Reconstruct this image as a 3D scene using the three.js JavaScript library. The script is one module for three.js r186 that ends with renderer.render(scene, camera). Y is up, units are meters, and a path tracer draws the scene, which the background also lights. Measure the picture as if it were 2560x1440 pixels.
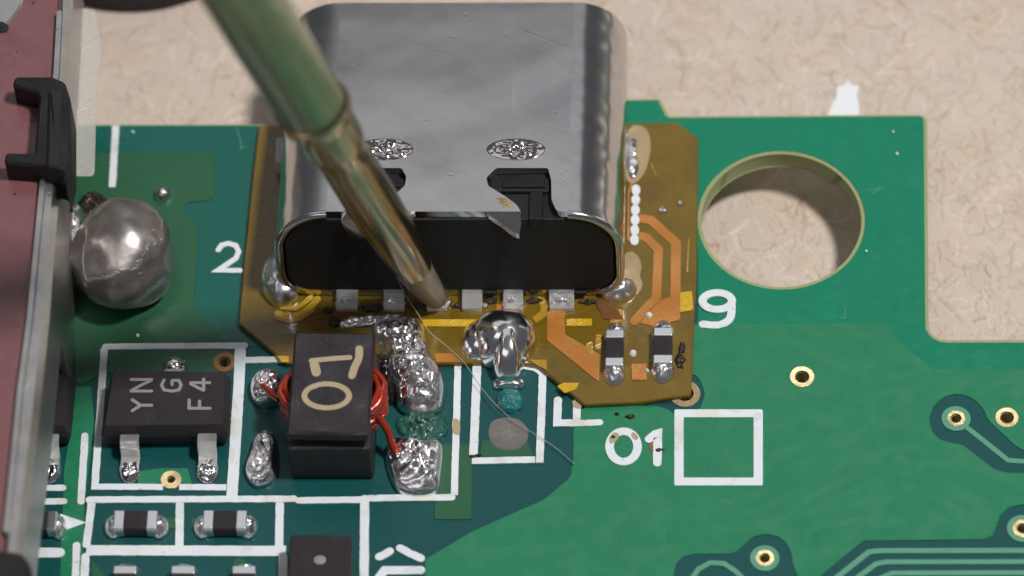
import * as THREE from 'three';
import { RoundedBoxGeometry } from 'three/addons/geometries/RoundedBoxGeometry.js';
import { mergeGeometries, mergeVertices, toCreasedNormals } from 'three/addons/utils/BufferGeometryUtils.js';
import { RectAreaLightUniformsLib } from 'three/addons/lights/RectAreaLightUniformsLib.js';
import { createNoise2D, createNoise3D } from 'simplex-noise';

// ---------------------------------------------------------------- camera, lamps, exposure
// All layout numbers below are in millimetres; meshes are written in metres (K). The board's top face is y = 0.
const K = 0.001;
const FOCAL = 12270, VPX = 520, VPY = 18900, DIST = 128;       // lens in photo pixels, vanishing point of the board's depth, distance to the board
const V = (x, y, z) => new THREE.Vector3(x, y, z);
const AX = V(1, 0, VPX / FOCAL).normalize(), AZ = V(-VPX, -VPY, FOCAL).normalize(), AY = AZ.clone().cross(AX);
const toWorld = (c) => V(AX.dot(c), AY.dot(c), AZ.dot(c));
const EYE = toWorld(V(0, 0, DIST));
const scene = new THREE.Scene();
const camera = new THREE.PerspectiveCamera(2 * Math.atan(720 / FOCAL) * 180 / Math.PI, 16 / 9, 0.01, 5);
camera.position.copy(EYE).multiplyScalar(K);
camera.quaternion.setFromRotationMatrix(new THREE.Matrix4().makeBasis(toWorld(V(1, 0, 0)), toWorld(V(0, 1, 0)), toWorld(V(0, 0, 1))));
camera.focus = 0.1262;
camera.userData.fStop = 72;
const renderer = new THREE.WebGLRenderer({ antialias: true });
renderer.toneMapping = THREE.LinearToneMapping;
renderer.toneMappingExposure = 1.0;
renderer.shadowMap.enabled = true;
scene.background = new THREE.Color().setRGB(0.085, 0.087, 0.092);   // the dim room
RectAreaLightUniformsLib.init();
function lampPanel(name, label, at, aim, w, h, power, rgb, glow) {
  const g = new THREE.Group(); g.name = name; g.position.set(...at).multiplyScalar(K); g.lookAt(V(...aim).multiplyScalar(K)); scene.add(g);
  g.userData = { label, category: 'lamp' };
  const c = new THREE.Color().setRGB(...rgb);
  const housing = new THREE.Mesh(new RoundedBoxGeometry(w * K + 0.01, h * K + 0.01, 0.012, 3, 0.004), new THREE.MeshStandardMaterial({ color: 0x8c8c8c, roughness: 0.5 }));
  housing.name = 'housing'; housing.position.z = -0.010; g.add(housing);
  const face = new THREE.Mesh(new THREE.PlaneGeometry(w * K, h * K), new THREE.MeshStandardMaterial({ color: 0xffffff, emissive: c, emissiveIntensity: glow }));
  face.name = 'glowing_panel'; face.position.z = -0.002; g.add(face);
  const l = new THREE.RectAreaLight(c, power, w * K, h * K); l.name = name; l.position.copy(g.position);
  l.lookAt(V(...at).multiplyScalar(2 * K).sub(V(...aim).multiplyScalar(K))); scene.add(l);
  // a RectAreaLight shines along its own -z
  l.quaternion.setFromRotationMatrix(new THREE.Matrix4().lookAt(V(...at), V(...aim), V(0, 1, 0)));
}
// small bright work lamp high over the board, a little to the right: the round hole's shadow on the cardboard gives its direction
lampPanel('work_lamp', 'small bright white work lamp shining down on the board', [93, 232, 6], [0, 0, 0], 27, 24, 265, [1, 0.965, 0.93], 3);
// wide soft ceiling panel that the flat metal mirrors
lampPanel('ceiling_panel', 'wide soft white ceiling panel over the bench', [-90, 526, -384], [0, 0, 0], 700, 350, 0.46, [0.94, 0.97, 1], 0.06);
// low warm lamp beyond the board on the right, mirrored in the socket's rounded side and along the iron
lampPanel('side_lamp', 'low warm lamp beyond the far corner of the board', [330, 120, -240], [0, 0, 0], 110, 170, 0.95, [1, 0.94, 0.78], 0.2);
// soft fill lamp in front, mirrored as pale patches in the solder
lampPanel('fill_lamp', 'soft pale fill lamp in front of the board', [-90, 300, 170], [0, 0, 0], 170, 120, 0.95, [0.96, 0.95, 1], 0.2);

// ---------------------------------------------------------------- helpers
let rs = 20240611;
const rnd = () => { rs = (rs + 0x6d2b79f5) | 0; let t = Math.imul(rs ^ (rs >>> 15), 1 | rs); t = (t + Math.imul(t ^ (t >>> 7), 61 | t)) ^ t; return ((t ^ (t >>> 14)) >>> 0) / 4294967296; };
const R = (a, b) => a + (b - a) * rnd();
const n2 = createNoise2D(rnd), n3 = createNoise3D(rnd);
// photo pixel -> [x, z] in mm on the horizontal plane y = h
const U = (px, py, h = 0) => { const v = toWorld(V(px - 1280, 720 - py, -FOCAL)), t = (h - EYE.y) / v.y; return [EYE.x + t * v.x, EYE.z + t * v.z]; };
const U3 = (px, py, h = 0) => { const [x, z] = U(px, py, h); return V(x, h, z); };
const UU = (pts, h = 0) => pts.map(([x, y]) => U(x, y, h));
const used = new Map();
const numbered = (n) => { const k = used.get(n) ?? 0; used.set(n, k + 1); return k ? `${n}_${String(k).padStart(3, '0')}` : n; };
function thing(name, label, category, at = [0, 0], y = 0, group) {
  const g = new THREE.Group(); g.name = numbered(name); g.userData = { label, category }; if (group) g.userData.group = group;
  g.userData.o = V(at[0], y, at[1]); g.position.copy(g.userData.o).multiplyScalar(K); scene.add(g); return g;
}
const originOf = (p) => { const o = V(0, 0, 0); for (; p && p !== scene; p = p.parent) if (p.userData.o) o.add(p.userData.o); return o; };
function uvBox(g) {
  const p = g.attributes.position, n = g.attributes.normal, uv = new Float32Array(p.count * 2);
  for (let i = 0; i < p.count; i++) {
    const ax = Math.abs(n.getX(i)), ay = Math.abs(n.getY(i)), az = Math.abs(n.getZ(i));
    const [a, b] = ay >= ax && ay >= az ? [p.getX(i), -p.getZ(i)] : ax > az ? [p.getZ(i), p.getY(i)] : [p.getX(i), p.getY(i)];
    uv[2 * i] = a; uv[2 * i + 1] = b;
  }
  g.setAttribute('uv', new THREE.BufferAttribute(uv, 2)); return g;
}
function fin(g) {
  const smooth = g.userData.smooth;
  g.deleteAttribute('uv'); if (g.attributes.color) g.deleteAttribute('color');
  if (!smooth) { g.deleteAttribute('normal'); g = toCreasedNormals(mergeVertices(g, 1e-5), g.userData.crease ?? 0.38); }
  g = g.index ? g.toNonIndexed() : g;
  if (!g.attributes.normal) g.computeVertexNormals();
  return uvBox(g);
}
function obj(name, geos, mat, parent = scene, data) {
  const list = [].concat(geos).map(fin); const g = list.length > 1 ? mergeGeometries(list) : list[0];
  const o = originOf(parent); g.translate(-o.x, -o.y, -o.z); g.scale(K, K, K);
  const m = new THREE.Mesh(g, mat); m.name = parent === scene ? numbered(name) : name; m.castShadow = m.receiveShadow = true;
  if (data) Object.assign(m.userData, data);
  parent.add(m); return m;
}
const inside = (x, z, poly) => { let c = false; for (let i = 0, j = poly.length - 1; i < poly.length; j = i++) { const [a, b] = poly[i], [p, q] = poly[j]; if ((b > z) !== (q > z) && x < ((p - a) * (z - b)) / (q - b) + a) c = !c; } return c; };
const circle = (cx, cz, r, n = 24) => Array.from({ length: n }, (_, i) => [cx + r * Math.cos(i / n * 2 * Math.PI), cz + r * Math.sin(i / n * 2 * Math.PI)]);
// flat slab from a polygon of [x, z] between heights h0 and h1
function slab(poly, h0, h1, holes = [], bevel = 0) {
  const s = new THREE.Shape(poly.map(([x, z]) => new THREE.Vector2(x, -z)));
  for (const h of holes) s.holes.push(new THREE.Path(h.map(([x, z]) => new THREE.Vector2(x, -z))));
  const g = new THREE.ExtrudeGeometry(s, { depth: h1 - h0 - bevel, bevelEnabled: bevel > 0, bevelThickness: bevel, bevelSize: bevel, bevelOffset: -bevel, bevelSegments: 1, curveSegments: 6 });
  g.rotateX(-Math.PI / 2); g.translate(0, h0, 0); return g;
}
// round the corners of a polygon (points may carry their own radius as third entry)
function rounded(poly, r, n = 5) {
  const out = [];
  poly.forEach((p, i) => {
    const a = poly[(i + poly.length - 1) % poly.length], b = poly[(i + 1) % poly.length], q = p[2] ?? r;
    const d1 = Math.hypot(a[0] - p[0], a[1] - p[1]), d2 = Math.hypot(b[0] - p[0], b[1] - p[1]), k = Math.min(q, d1 * 0.48, d2 * 0.48);
    if (k < 1e-4) { out.push([p[0], p[1]]); return; }
    const s = [p[0] + (a[0] - p[0]) / d1 * k, p[1] + (a[1] - p[1]) / d1 * k], e = [p[0] + (b[0] - p[0]) / d2 * k, p[1] + (b[1] - p[1]) / d2 * k];
    for (let j = 0; j <= n; j++) { const t = j / n, u = 1 - t; out.push([u * u * s[0] + 2 * u * t * p[0] + t * t * e[0], u * u * s[1] + 2 * u * t * p[1] + t * t * e[1]]); }
  });
  return out;
}
function smoothLine(pts, n = 6, closed = false) {
  const c = new THREE.CatmullRomCurve3(pts.map(([x, z]) => V(x, 0, z)), closed, 'centripetal');
  const out = c.getPoints(pts.length * n).map((v) => [v.x, v.z]); if (closed) out.pop(); return out;
}
function offset(pts, d, closed) {
  return pts.map((p, i) => {
    const a = closed ? pts[(i + pts.length - 1) % pts.length] : pts[Math.max(i - 1, 0)], b = closed ? pts[(i + 1) % pts.length] : pts[Math.min(i + 1, pts.length - 1)];
    let t1 = [p[0] - a[0], p[1] - a[1]], t2 = [b[0] - p[0], b[1] - p[1]]; const l1 = Math.hypot(...t1), l2 = Math.hypot(...t2);
    if (l1 < 1e-9) t1 = t2; if (l2 < 1e-9) t2 = t1;
    const m1 = Math.hypot(...t1), m2 = Math.hypot(...t2), na = [-t1[1] / m1, t1[0] / m1], nb = [-t2[1] / m2, t2[0] / m2];
    const nx = na[0] + nb[0], nz = na[1] + nb[1], l = Math.max(nx * nx + nz * nz, 0.5);
    return [p[0] + 2 * d * nx / l, p[1] + 2 * d * nz / l];
  });
}
// a printed or etched line: ribbon of width w along points in mm, with round ends
function ribbon(pts, w, h0, h1, closed = false, square = false, wob = 0) {
  if (closed) { const a = offset(pts, w / 2, true), b = offset(pts, -w / 2, true); const area = (q) => Math.abs(q.reduce((s, p, i) => s + p[0] * q[(i + 1) % q.length][1] - p[1] * q[(i + 1) % q.length][0], 0)); return area(a) > area(b) ? slab(a, h0, h1, [b]) : slab(b, h0, h1, [a]); }
  if (wob) { // printed lines have slightly ragged flanks
    const q = []; for (let i = 0; i + 1 < pts.length; i++) { const l = Math.hypot(pts[i + 1][0] - pts[i][0], pts[i + 1][1] - pts[i][1]), m = Math.max(1, Math.round(l / 0.12)); for (let j = 0; j < m; j++) { const t = j / m; q.push([pts[i][0] + (pts[i + 1][0] - pts[i][0]) * t, pts[i][1] + (pts[i + 1][1] - pts[i][1]) * t]); } } q.push(pts[pts.length - 1]); pts = q;
  }
  const jit = (p) => wob ? [p[0] + wob * n2(p[0] * 6, p[1] * 6), p[1] + wob * n2(p[0] * 6 + 40, p[1] * 6 + 9)] : p;
  const a = offset(pts, w / 2).map(jit), b = offset(pts, -w / 2).map(jit).reverse(), cap = (p, q) => {
    if (square) return []; const c = [(p[0] + q[0]) / 2, (p[1] + q[1]) / 2], a0 = Math.atan2(p[1] - c[1], p[0] - c[0]), r = Math.hypot(p[0] - c[0], p[1] - c[1]);
    return [1, 2, 3, 4, 5].map((k) => [c[0] + r * Math.cos(a0 - k / 6 * Math.PI), c[1] + r * Math.sin(a0 - k / 6 * Math.PI)]);
  };
  return slab([...a, ...cap(a[a.length - 1], b[0]), ...b, ...cap(b[b.length - 1], a[0])], h0, h1);
}
// solder: a closed-outline dome; outline in photo pixels on plane h0, height H, shape exponents, and lumps
function dome(outlinePx, h0, H, o = {}) {
  const UP = o.U ?? U; let c = outlinePx.map(([x, y]) => UP(x, y, h0)); const ctr = o.top ? UP(...o.top, h0) : c.reduce((s, p) => [s[0] + p[0] / c.length, s[1] + p[1] / c.length], [0, 0]);
  c = smoothLine(c, o.m ?? 5, true); const N = c.length, M = o.rings ?? 16, pos = [], idx = [], a = o.a ?? 2, b = o.b ?? 0.7, seed = o.seed ?? 1;
  for (let i = 0; i <= M; i++) for (let j = 0; j < N; j++) {
    const t = Math.sin(i / M * Math.PI / 2), x = ctr[0] + (c[j][0] - ctr[0]) * t, z = ctr[1] + (c[j][1] - ctr[1]) * t;
    let y = H * Math.pow(Math.max(0, 1 - Math.pow(t, a)), b);
    if (o.lump) { const f = o.freq ?? 3; y += o.lump * (n2(x * f + seed * 7, z * f) + 0.5 * n2(x * f * 2.3, z * f * 2.3 + seed)) * (1 - t * t) * 0.9; }
    if (o.ridge) { const f = o.rfreq ?? 5; y += o.ridge * (0.5 - Math.abs(n2(x * f + seed, z * f - seed))) * (1 - t * t); }
    pos.push(x, h0 + Math.max(y, i === M ? -0.01 : 0), z);
  }
  for (let i = 0; i < M; i++) for (let j = 0; j < N; j++) { const p = i * N + j, q = i * N + (j + 1) % N; idx.push(p, q + N, p + N, p, q, q + N); }
  let g = new THREE.BufferGeometry(); g.setAttribute('position', new THREE.Float32BufferAttribute(pos, 3)); g.setIndex(idx);
  g = mergeVertices(g, 1e-6); g.computeVertexNormals();
  if (g.attributes.normal.getY(0) < 0) { for (let i = 0; i < idx.length; i += 3) { const ar = g.index.array, t = ar[i]; if (i + 2 < ar.length) { ar[i] = ar[i + 1]; ar[i + 1] = t; } } g.computeVertexNormals(); }
  g.userData.smooth = true; return g;
}
const ell = (cx, cy, rx, ry, n = 14, j = 0, seed = 0) => Array.from({ length: n }, (_, i) => { const a = i / n * 2 * Math.PI, k = 1 + j * n2(Math.cos(a) * 1.3 + seed, Math.sin(a) * 1.3); return [cx + rx * k * Math.cos(a), cy + ry * k * Math.sin(a)]; });
const box = (w, h, d, r = 0.03, x = 0, y = 0, z = 0) => { const g = new RoundedBoxGeometry(w, h, d, 2, r); g.translate(x, y, z); g.userData.smooth = true; return g; };
const tube = (pts, r, n = 40, k = 8) => { const g = new THREE.TubeGeometry(new THREE.CatmullRomCurve3(pts, false, 'centripetal'), n, r, k); g.userData.smooth = true; return g; };

// ---------------------------------------------------------------- textures
const grid = (w, f) => { const d = new Uint8Array(w * w * 4); for (let y = 0; y < w; y++) for (let x = 0; x < w; x++) { const v = f(x, y), i = (y * w + x) * 4; for (let c = 0; c < 3; c++) d[i + c] = Math.max(0, Math.min(255, Array.isArray(v) ? v[c] : v)); d[i + 3] = 255; } const t = new THREE.DataTexture(d, w, w); t.wrapS = t.wrapT = THREE.RepeatWrapping; t.magFilter = t.minFilter = THREE.LinearFilter; t.needsUpdate = true; return t; };
const wrapN = (x, y, w, f, s) => { const a = x / w * 2 * Math.PI, b = y / w * 2 * Math.PI, r = f / (2 * Math.PI); return n3(r * Math.cos(a) + s, r * Math.sin(a) + r * 1.7 * Math.cos(b), r * 1.7 * Math.sin(b) - s); };
const tile = (t, mm, mmv = mm) => { const c = t.clone(); c.repeat.set(1 / mm, 1 / mmv); c.needsUpdate = true; return c; };
const fine = grid(512, (x, y) => 128 + 60 * wrapN(x, y, 512, 40, 3) + 40 * wrapN(x, y, 512, 90, 8) + 20 * (rnd() - 0.5));
const soft = grid(256, (x, y) => 128 + 70 * wrapN(x, y, 256, 9, 1) + 35 * wrapN(x, y, 256, 22, 5));
function canvasTex(w, draw, srgb = true) { const c = document.createElement('canvas'); c.width = c.height = w; draw(c.getContext('2d'), w); const t = new THREE.CanvasTexture(c); t.wrapS = t.wrapT = THREE.RepeatWrapping; if (srgb) t.colorSpace = THREE.SRGBColorSpace; return t; }
// cardboard: tangled paper fibres, drawn alike into colour and height
const CARD = 2048, strokes = [];
for (let i = 0; i < 30000; i++) { const big = rnd() < 0.14; strokes.push({ x: R(0, CARD), y: R(0, CARD), a: R(0, 6.3), l: big ? R(22, 60) : R(6, 26), w: big ? R(3, 8) : R(1.2, 4.5), k: R(-1.4, 1.4), t: rnd(), v: rnd() }); }
function drawFibres(ctx, w, paint) {
  for (const s of strokes) {
    ctx.lineCap = 'round'; ctx.lineWidth = s.w; paint(ctx, s);
    for (const ox of [-w, 0, w]) for (const oy of [-w, 0, w]) {
      const x = s.x + ox, y = s.y + oy; if (x < -90 || y < -90 || x > w + 90 || y > w + 90) continue;
      ctx.beginPath(); ctx.moveTo(x, y); ctx.quadraticCurveTo(x + s.l * 0.5 * Math.cos(s.a + s.k * 0.5), y + s.l * 0.5 * Math.sin(s.a + s.k * 0.5), x + s.l * Math.cos(s.a), y + s.l * Math.sin(s.a)); ctx.stroke();
    }
  }
}
const cardMap = canvasTex(CARD, (ctx, w) => {
  ctx.fillStyle = 'rgb(202,188,176)'; ctx.fillRect(0, 0, w, w); for (let i = 0; i < 900; i++) { const q = [[222, 206, 188], [194, 166, 142], [210, 180, 160], [190, 174, 150]][i % 4]; ctx.fillStyle = `rgba(${q.join()},0.16)`; ctx.beginPath(); ctx.ellipse(R(60, w - 60), R(60, w - 60), R(14, 60), R(10, 40), R(0, 3), 0, 6.3); ctx.fill(); }
  drawFibres(ctx, w, (c, s) => {
    const tones = [[216, 203, 192], [194, 174, 158], [209, 188, 176], [226, 215, 204], [182, 164, 148], [206, 184, 172]], q = tones[Math.floor(s.t * 6)];
    let al = 0.36; let col = q; if (s.v > 0.994) { col = [232, 224, 218]; al = 0.5; } else if (s.v < 0.012) { col = [150, 122, 102]; al = 0.3; } else if (s.v < 0.023) { col = [176, 134, 84]; al = 0.4; }
    c.strokeStyle = `rgba(${col.join()},${al})`;
  });
});
const cardBump = canvasTex(CARD, (ctx, w) => { ctx.fillStyle = 'rgb(120,120,120)'; ctx.fillRect(0, 0, w, w); drawFibres(ctx, w, (c, s) => { const g = Math.floor(50 + s.t * 170); c.strokeStyle = `rgba(${g},${g},${g},0.28)`; }); }, false);
// solder mask: faint upright streaks, stains and dust
const maskMap = canvasTex(1024, (ctx, w) => {
  ctx.fillStyle = 'rgb(226,228,226)'; ctx.fillRect(0, 0, w, w);
  for (let i = 0; i < 900; i++) { const g = R(205, 255); ctx.fillStyle = `rgba(${g - 14},${g},${g - 10},0.18)`; const a = R(2, 12), b = a * R(1, 5); ctx.beginPath(); ctx.ellipse(R(0, w), R(0, w), a, b, R(-0.15, 0.15), 0, 6.3); ctx.fill(); }
  for (let i = 0; i < 420; i++) { ctx.fillStyle = `rgba(255,255,255,${R(0.2, 0.8)})`; const r = R(0.4, 1.3); ctx.beginPath(); ctx.ellipse(R(0, w), R(0, w), r, r * R(1, 2.5), R(0, 3), 0, 6.3); ctx.fill(); }
  for (let i = 0; i < 60; i++) { ctx.fillStyle = `rgba(150,190,175,${R(0.12, 0.3)})`; ctx.beginPath(); ctx.ellipse(R(0, w), R(0, w), R(1, 3), R(4, 14), R(-0.2, 0.2), 0, 6.3); ctx.fill(); }
});
const inkMap = canvasTex(512, (ctx, w) => {
  ctx.fillStyle = 'rgb(238,240,242)'; ctx.fillRect(0, 0, w, w);
  for (let i = 0; i < 260; i++) { const q = [[205, 200, 185], [225, 228, 235], [190, 195, 200], [222, 210, 180]][i % 4]; ctx.fillStyle = `rgba(${q.join()},0.25)`; ctx.beginPath(); ctx.ellipse(R(0, w), R(0, w), R(2, 22), R(2, 16), R(0, 3), 0, 6.3); ctx.fill(); }
  for (let i = 0; i < 120; i++) { ctx.fillStyle = `rgba(120,120,115,${R(0.15, 0.5)})`; ctx.beginPath(); ctx.ellipse(R(0, w), R(0, w), R(0.6, 2), R(0.6, 2), 0, 0, 6.3); ctx.fill(); }
});
const filmMap = canvasTex(512, (ctx, w) => {
  ctx.fillStyle = 'rgb(238,232,234)'; ctx.fillRect(0, 0, w, w);
  for (let i = 0; i < 260; i++) { const g = R(190, 255); ctx.fillStyle = `rgba(${g},${g - 8},${g - 4},0.2)`; ctx.beginPath(); ctx.ellipse(R(0, w), R(0, w), R(6, 50), R(4, 26), R(0, 3), 0, 6.3); ctx.fill(); }
  for (let i = 0; i < 26; i++) { ctx.fillStyle = `rgba(70,40,46,${R(0.3, 0.8)})`; ctx.beginPath(); ctx.ellipse(R(0, w), R(0, w), R(1.5, 5), R(1.5, 4), R(0, 3), 0, 6.3); ctx.fill(); }
});
// stamped metal: scratches and pits as relief
const metalBump = canvasTex(1024, (ctx, w) => {
  ctx.fillStyle = 'rgb(128,128,128)'; ctx.fillRect(0, 0, w, w);
  for (let i = 0; i < 3000; i++) { const g = R(100, 156); ctx.fillStyle = `rgba(${g},${g},${g},0.25)`; ctx.beginPath(); ctx.ellipse(R(0, w), R(0, w), R(2, 14), R(2, 10), R(0, 3), 0, 6.3); ctx.fill(); }
  for (let i = 0; i < 70; i++) { const g = rnd() < 0.4 ? R(80, 110) : R(150, 200), x = R(0, w), y = R(0, w), a = R(0.4, 1.0), l = R(10, 120); ctx.strokeStyle = `rgba(${g},${g},${g},0.5)`; ctx.lineWidth = R(0.7, 2); ctx.beginPath(); ctx.moveTo(x, y); ctx.lineTo(x + l * Math.cos(a), y + l * Math.sin(a)); ctx.stroke(); }
  for (let i = 0; i < 110; i++) { const g = rnd() < 0.5 ? 40 : 215; ctx.fillStyle = `rgba(${g},${g},${g},0.7)`; ctx.beginPath(); ctx.ellipse(R(0, w), R(0, w), R(1.5, 5), R(1.5, 6), R(0, 3), 0, 6.3); ctx.fill(); }
}, false);
// the same pits over broad shallow waves, for the thin stamped shell
const shellBump = canvasTex(1024, (ctx, w) => {
  const d = ctx.createImageData(w, w); for (let y = 0; y < w; y++) for (let x = 0; x < w; x++) { const g = 128 + 42 * wrapN(x, y, w, 3, 21) + 10 * wrapN(x, y, w, 8, 31) + 2.5 * (rnd() - 0.5), i = (y * w + x) * 4; d.data[i] = d.data[i + 1] = d.data[i + 2] = g; d.data[i + 3] = 255; } ctx.putImageData(d, 0, 0);
  for (let i = 0; i < 130; i++) { const g = rnd() < 0.5 ? 70 : 190, x = R(0, w), y = R(0, w), a = R(0.3, 0.9), l = R(20, 160); ctx.strokeStyle = `rgba(${g},${g},${g},0.09)`; ctx.lineWidth = R(0.7, 1.6); ctx.beginPath(); ctx.moveTo(x, y); ctx.lineTo(x + l * Math.cos(a), y + l * Math.sin(a)); ctx.stroke(); }
  for (let i = 0; i < 90; i++) { const g = rnd() < 0.5 ? 60 : 200; ctx.fillStyle = `rgba(${g},${g},${g},0.14)`; ctx.beginPath(); ctx.ellipse(R(0, w), R(0, w), R(1.5, 4), R(1.5, 5), R(0, 3), 0, 6.3); ctx.fill(); }
}, false);
const metalTint = canvasTex(512, (ctx, w) => {
  ctx.fillStyle = 'rgb(236,236,238)'; ctx.fillRect(0, 0, w, w);
  for (let i = 0; i < 500; i++) { const g = R(190, 255), d = R(-10, 10); ctx.fillStyle = `rgba(${g + d},${g},${g - d},0.13)`; ctx.beginPath(); ctx.ellipse(R(0, w), R(0, w), R(5, 50), R(4, 30), R(0.3, 1), 0, 6.3); ctx.fill(); }
});

const amberMap = canvasTex(512, (ctx, w) => {
  ctx.fillStyle = 'rgb(226,222,205)'; ctx.fillRect(0, 0, w, w);
  for (let i = 0; i < 420; i++) { const q = [[255, 240, 180], [150, 130, 100], [190, 200, 150], [235, 200, 150]][i % 4]; ctx.fillStyle = `rgba(${q.join()},0.13)`; ctx.beginPath(); ctx.ellipse(R(0, w), R(0, w), R(6, 46), R(5, 30), R(0, 3), 0, 6.3); ctx.fill(); }
  for (let i = 0; i < 120; i++) { ctx.strokeStyle = `rgba(250,235,170,${R(0.1, 0.35)})`; ctx.lineWidth = R(0.6, 1.6); const x = R(0, w), y = R(0, w), a = R(0, 6.3), l = R(8, 40); ctx.beginPath(); ctx.moveTo(x, y); ctx.lineTo(x + l * Math.cos(a), y + l * Math.sin(a)); ctx.stroke(); }
});
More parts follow.
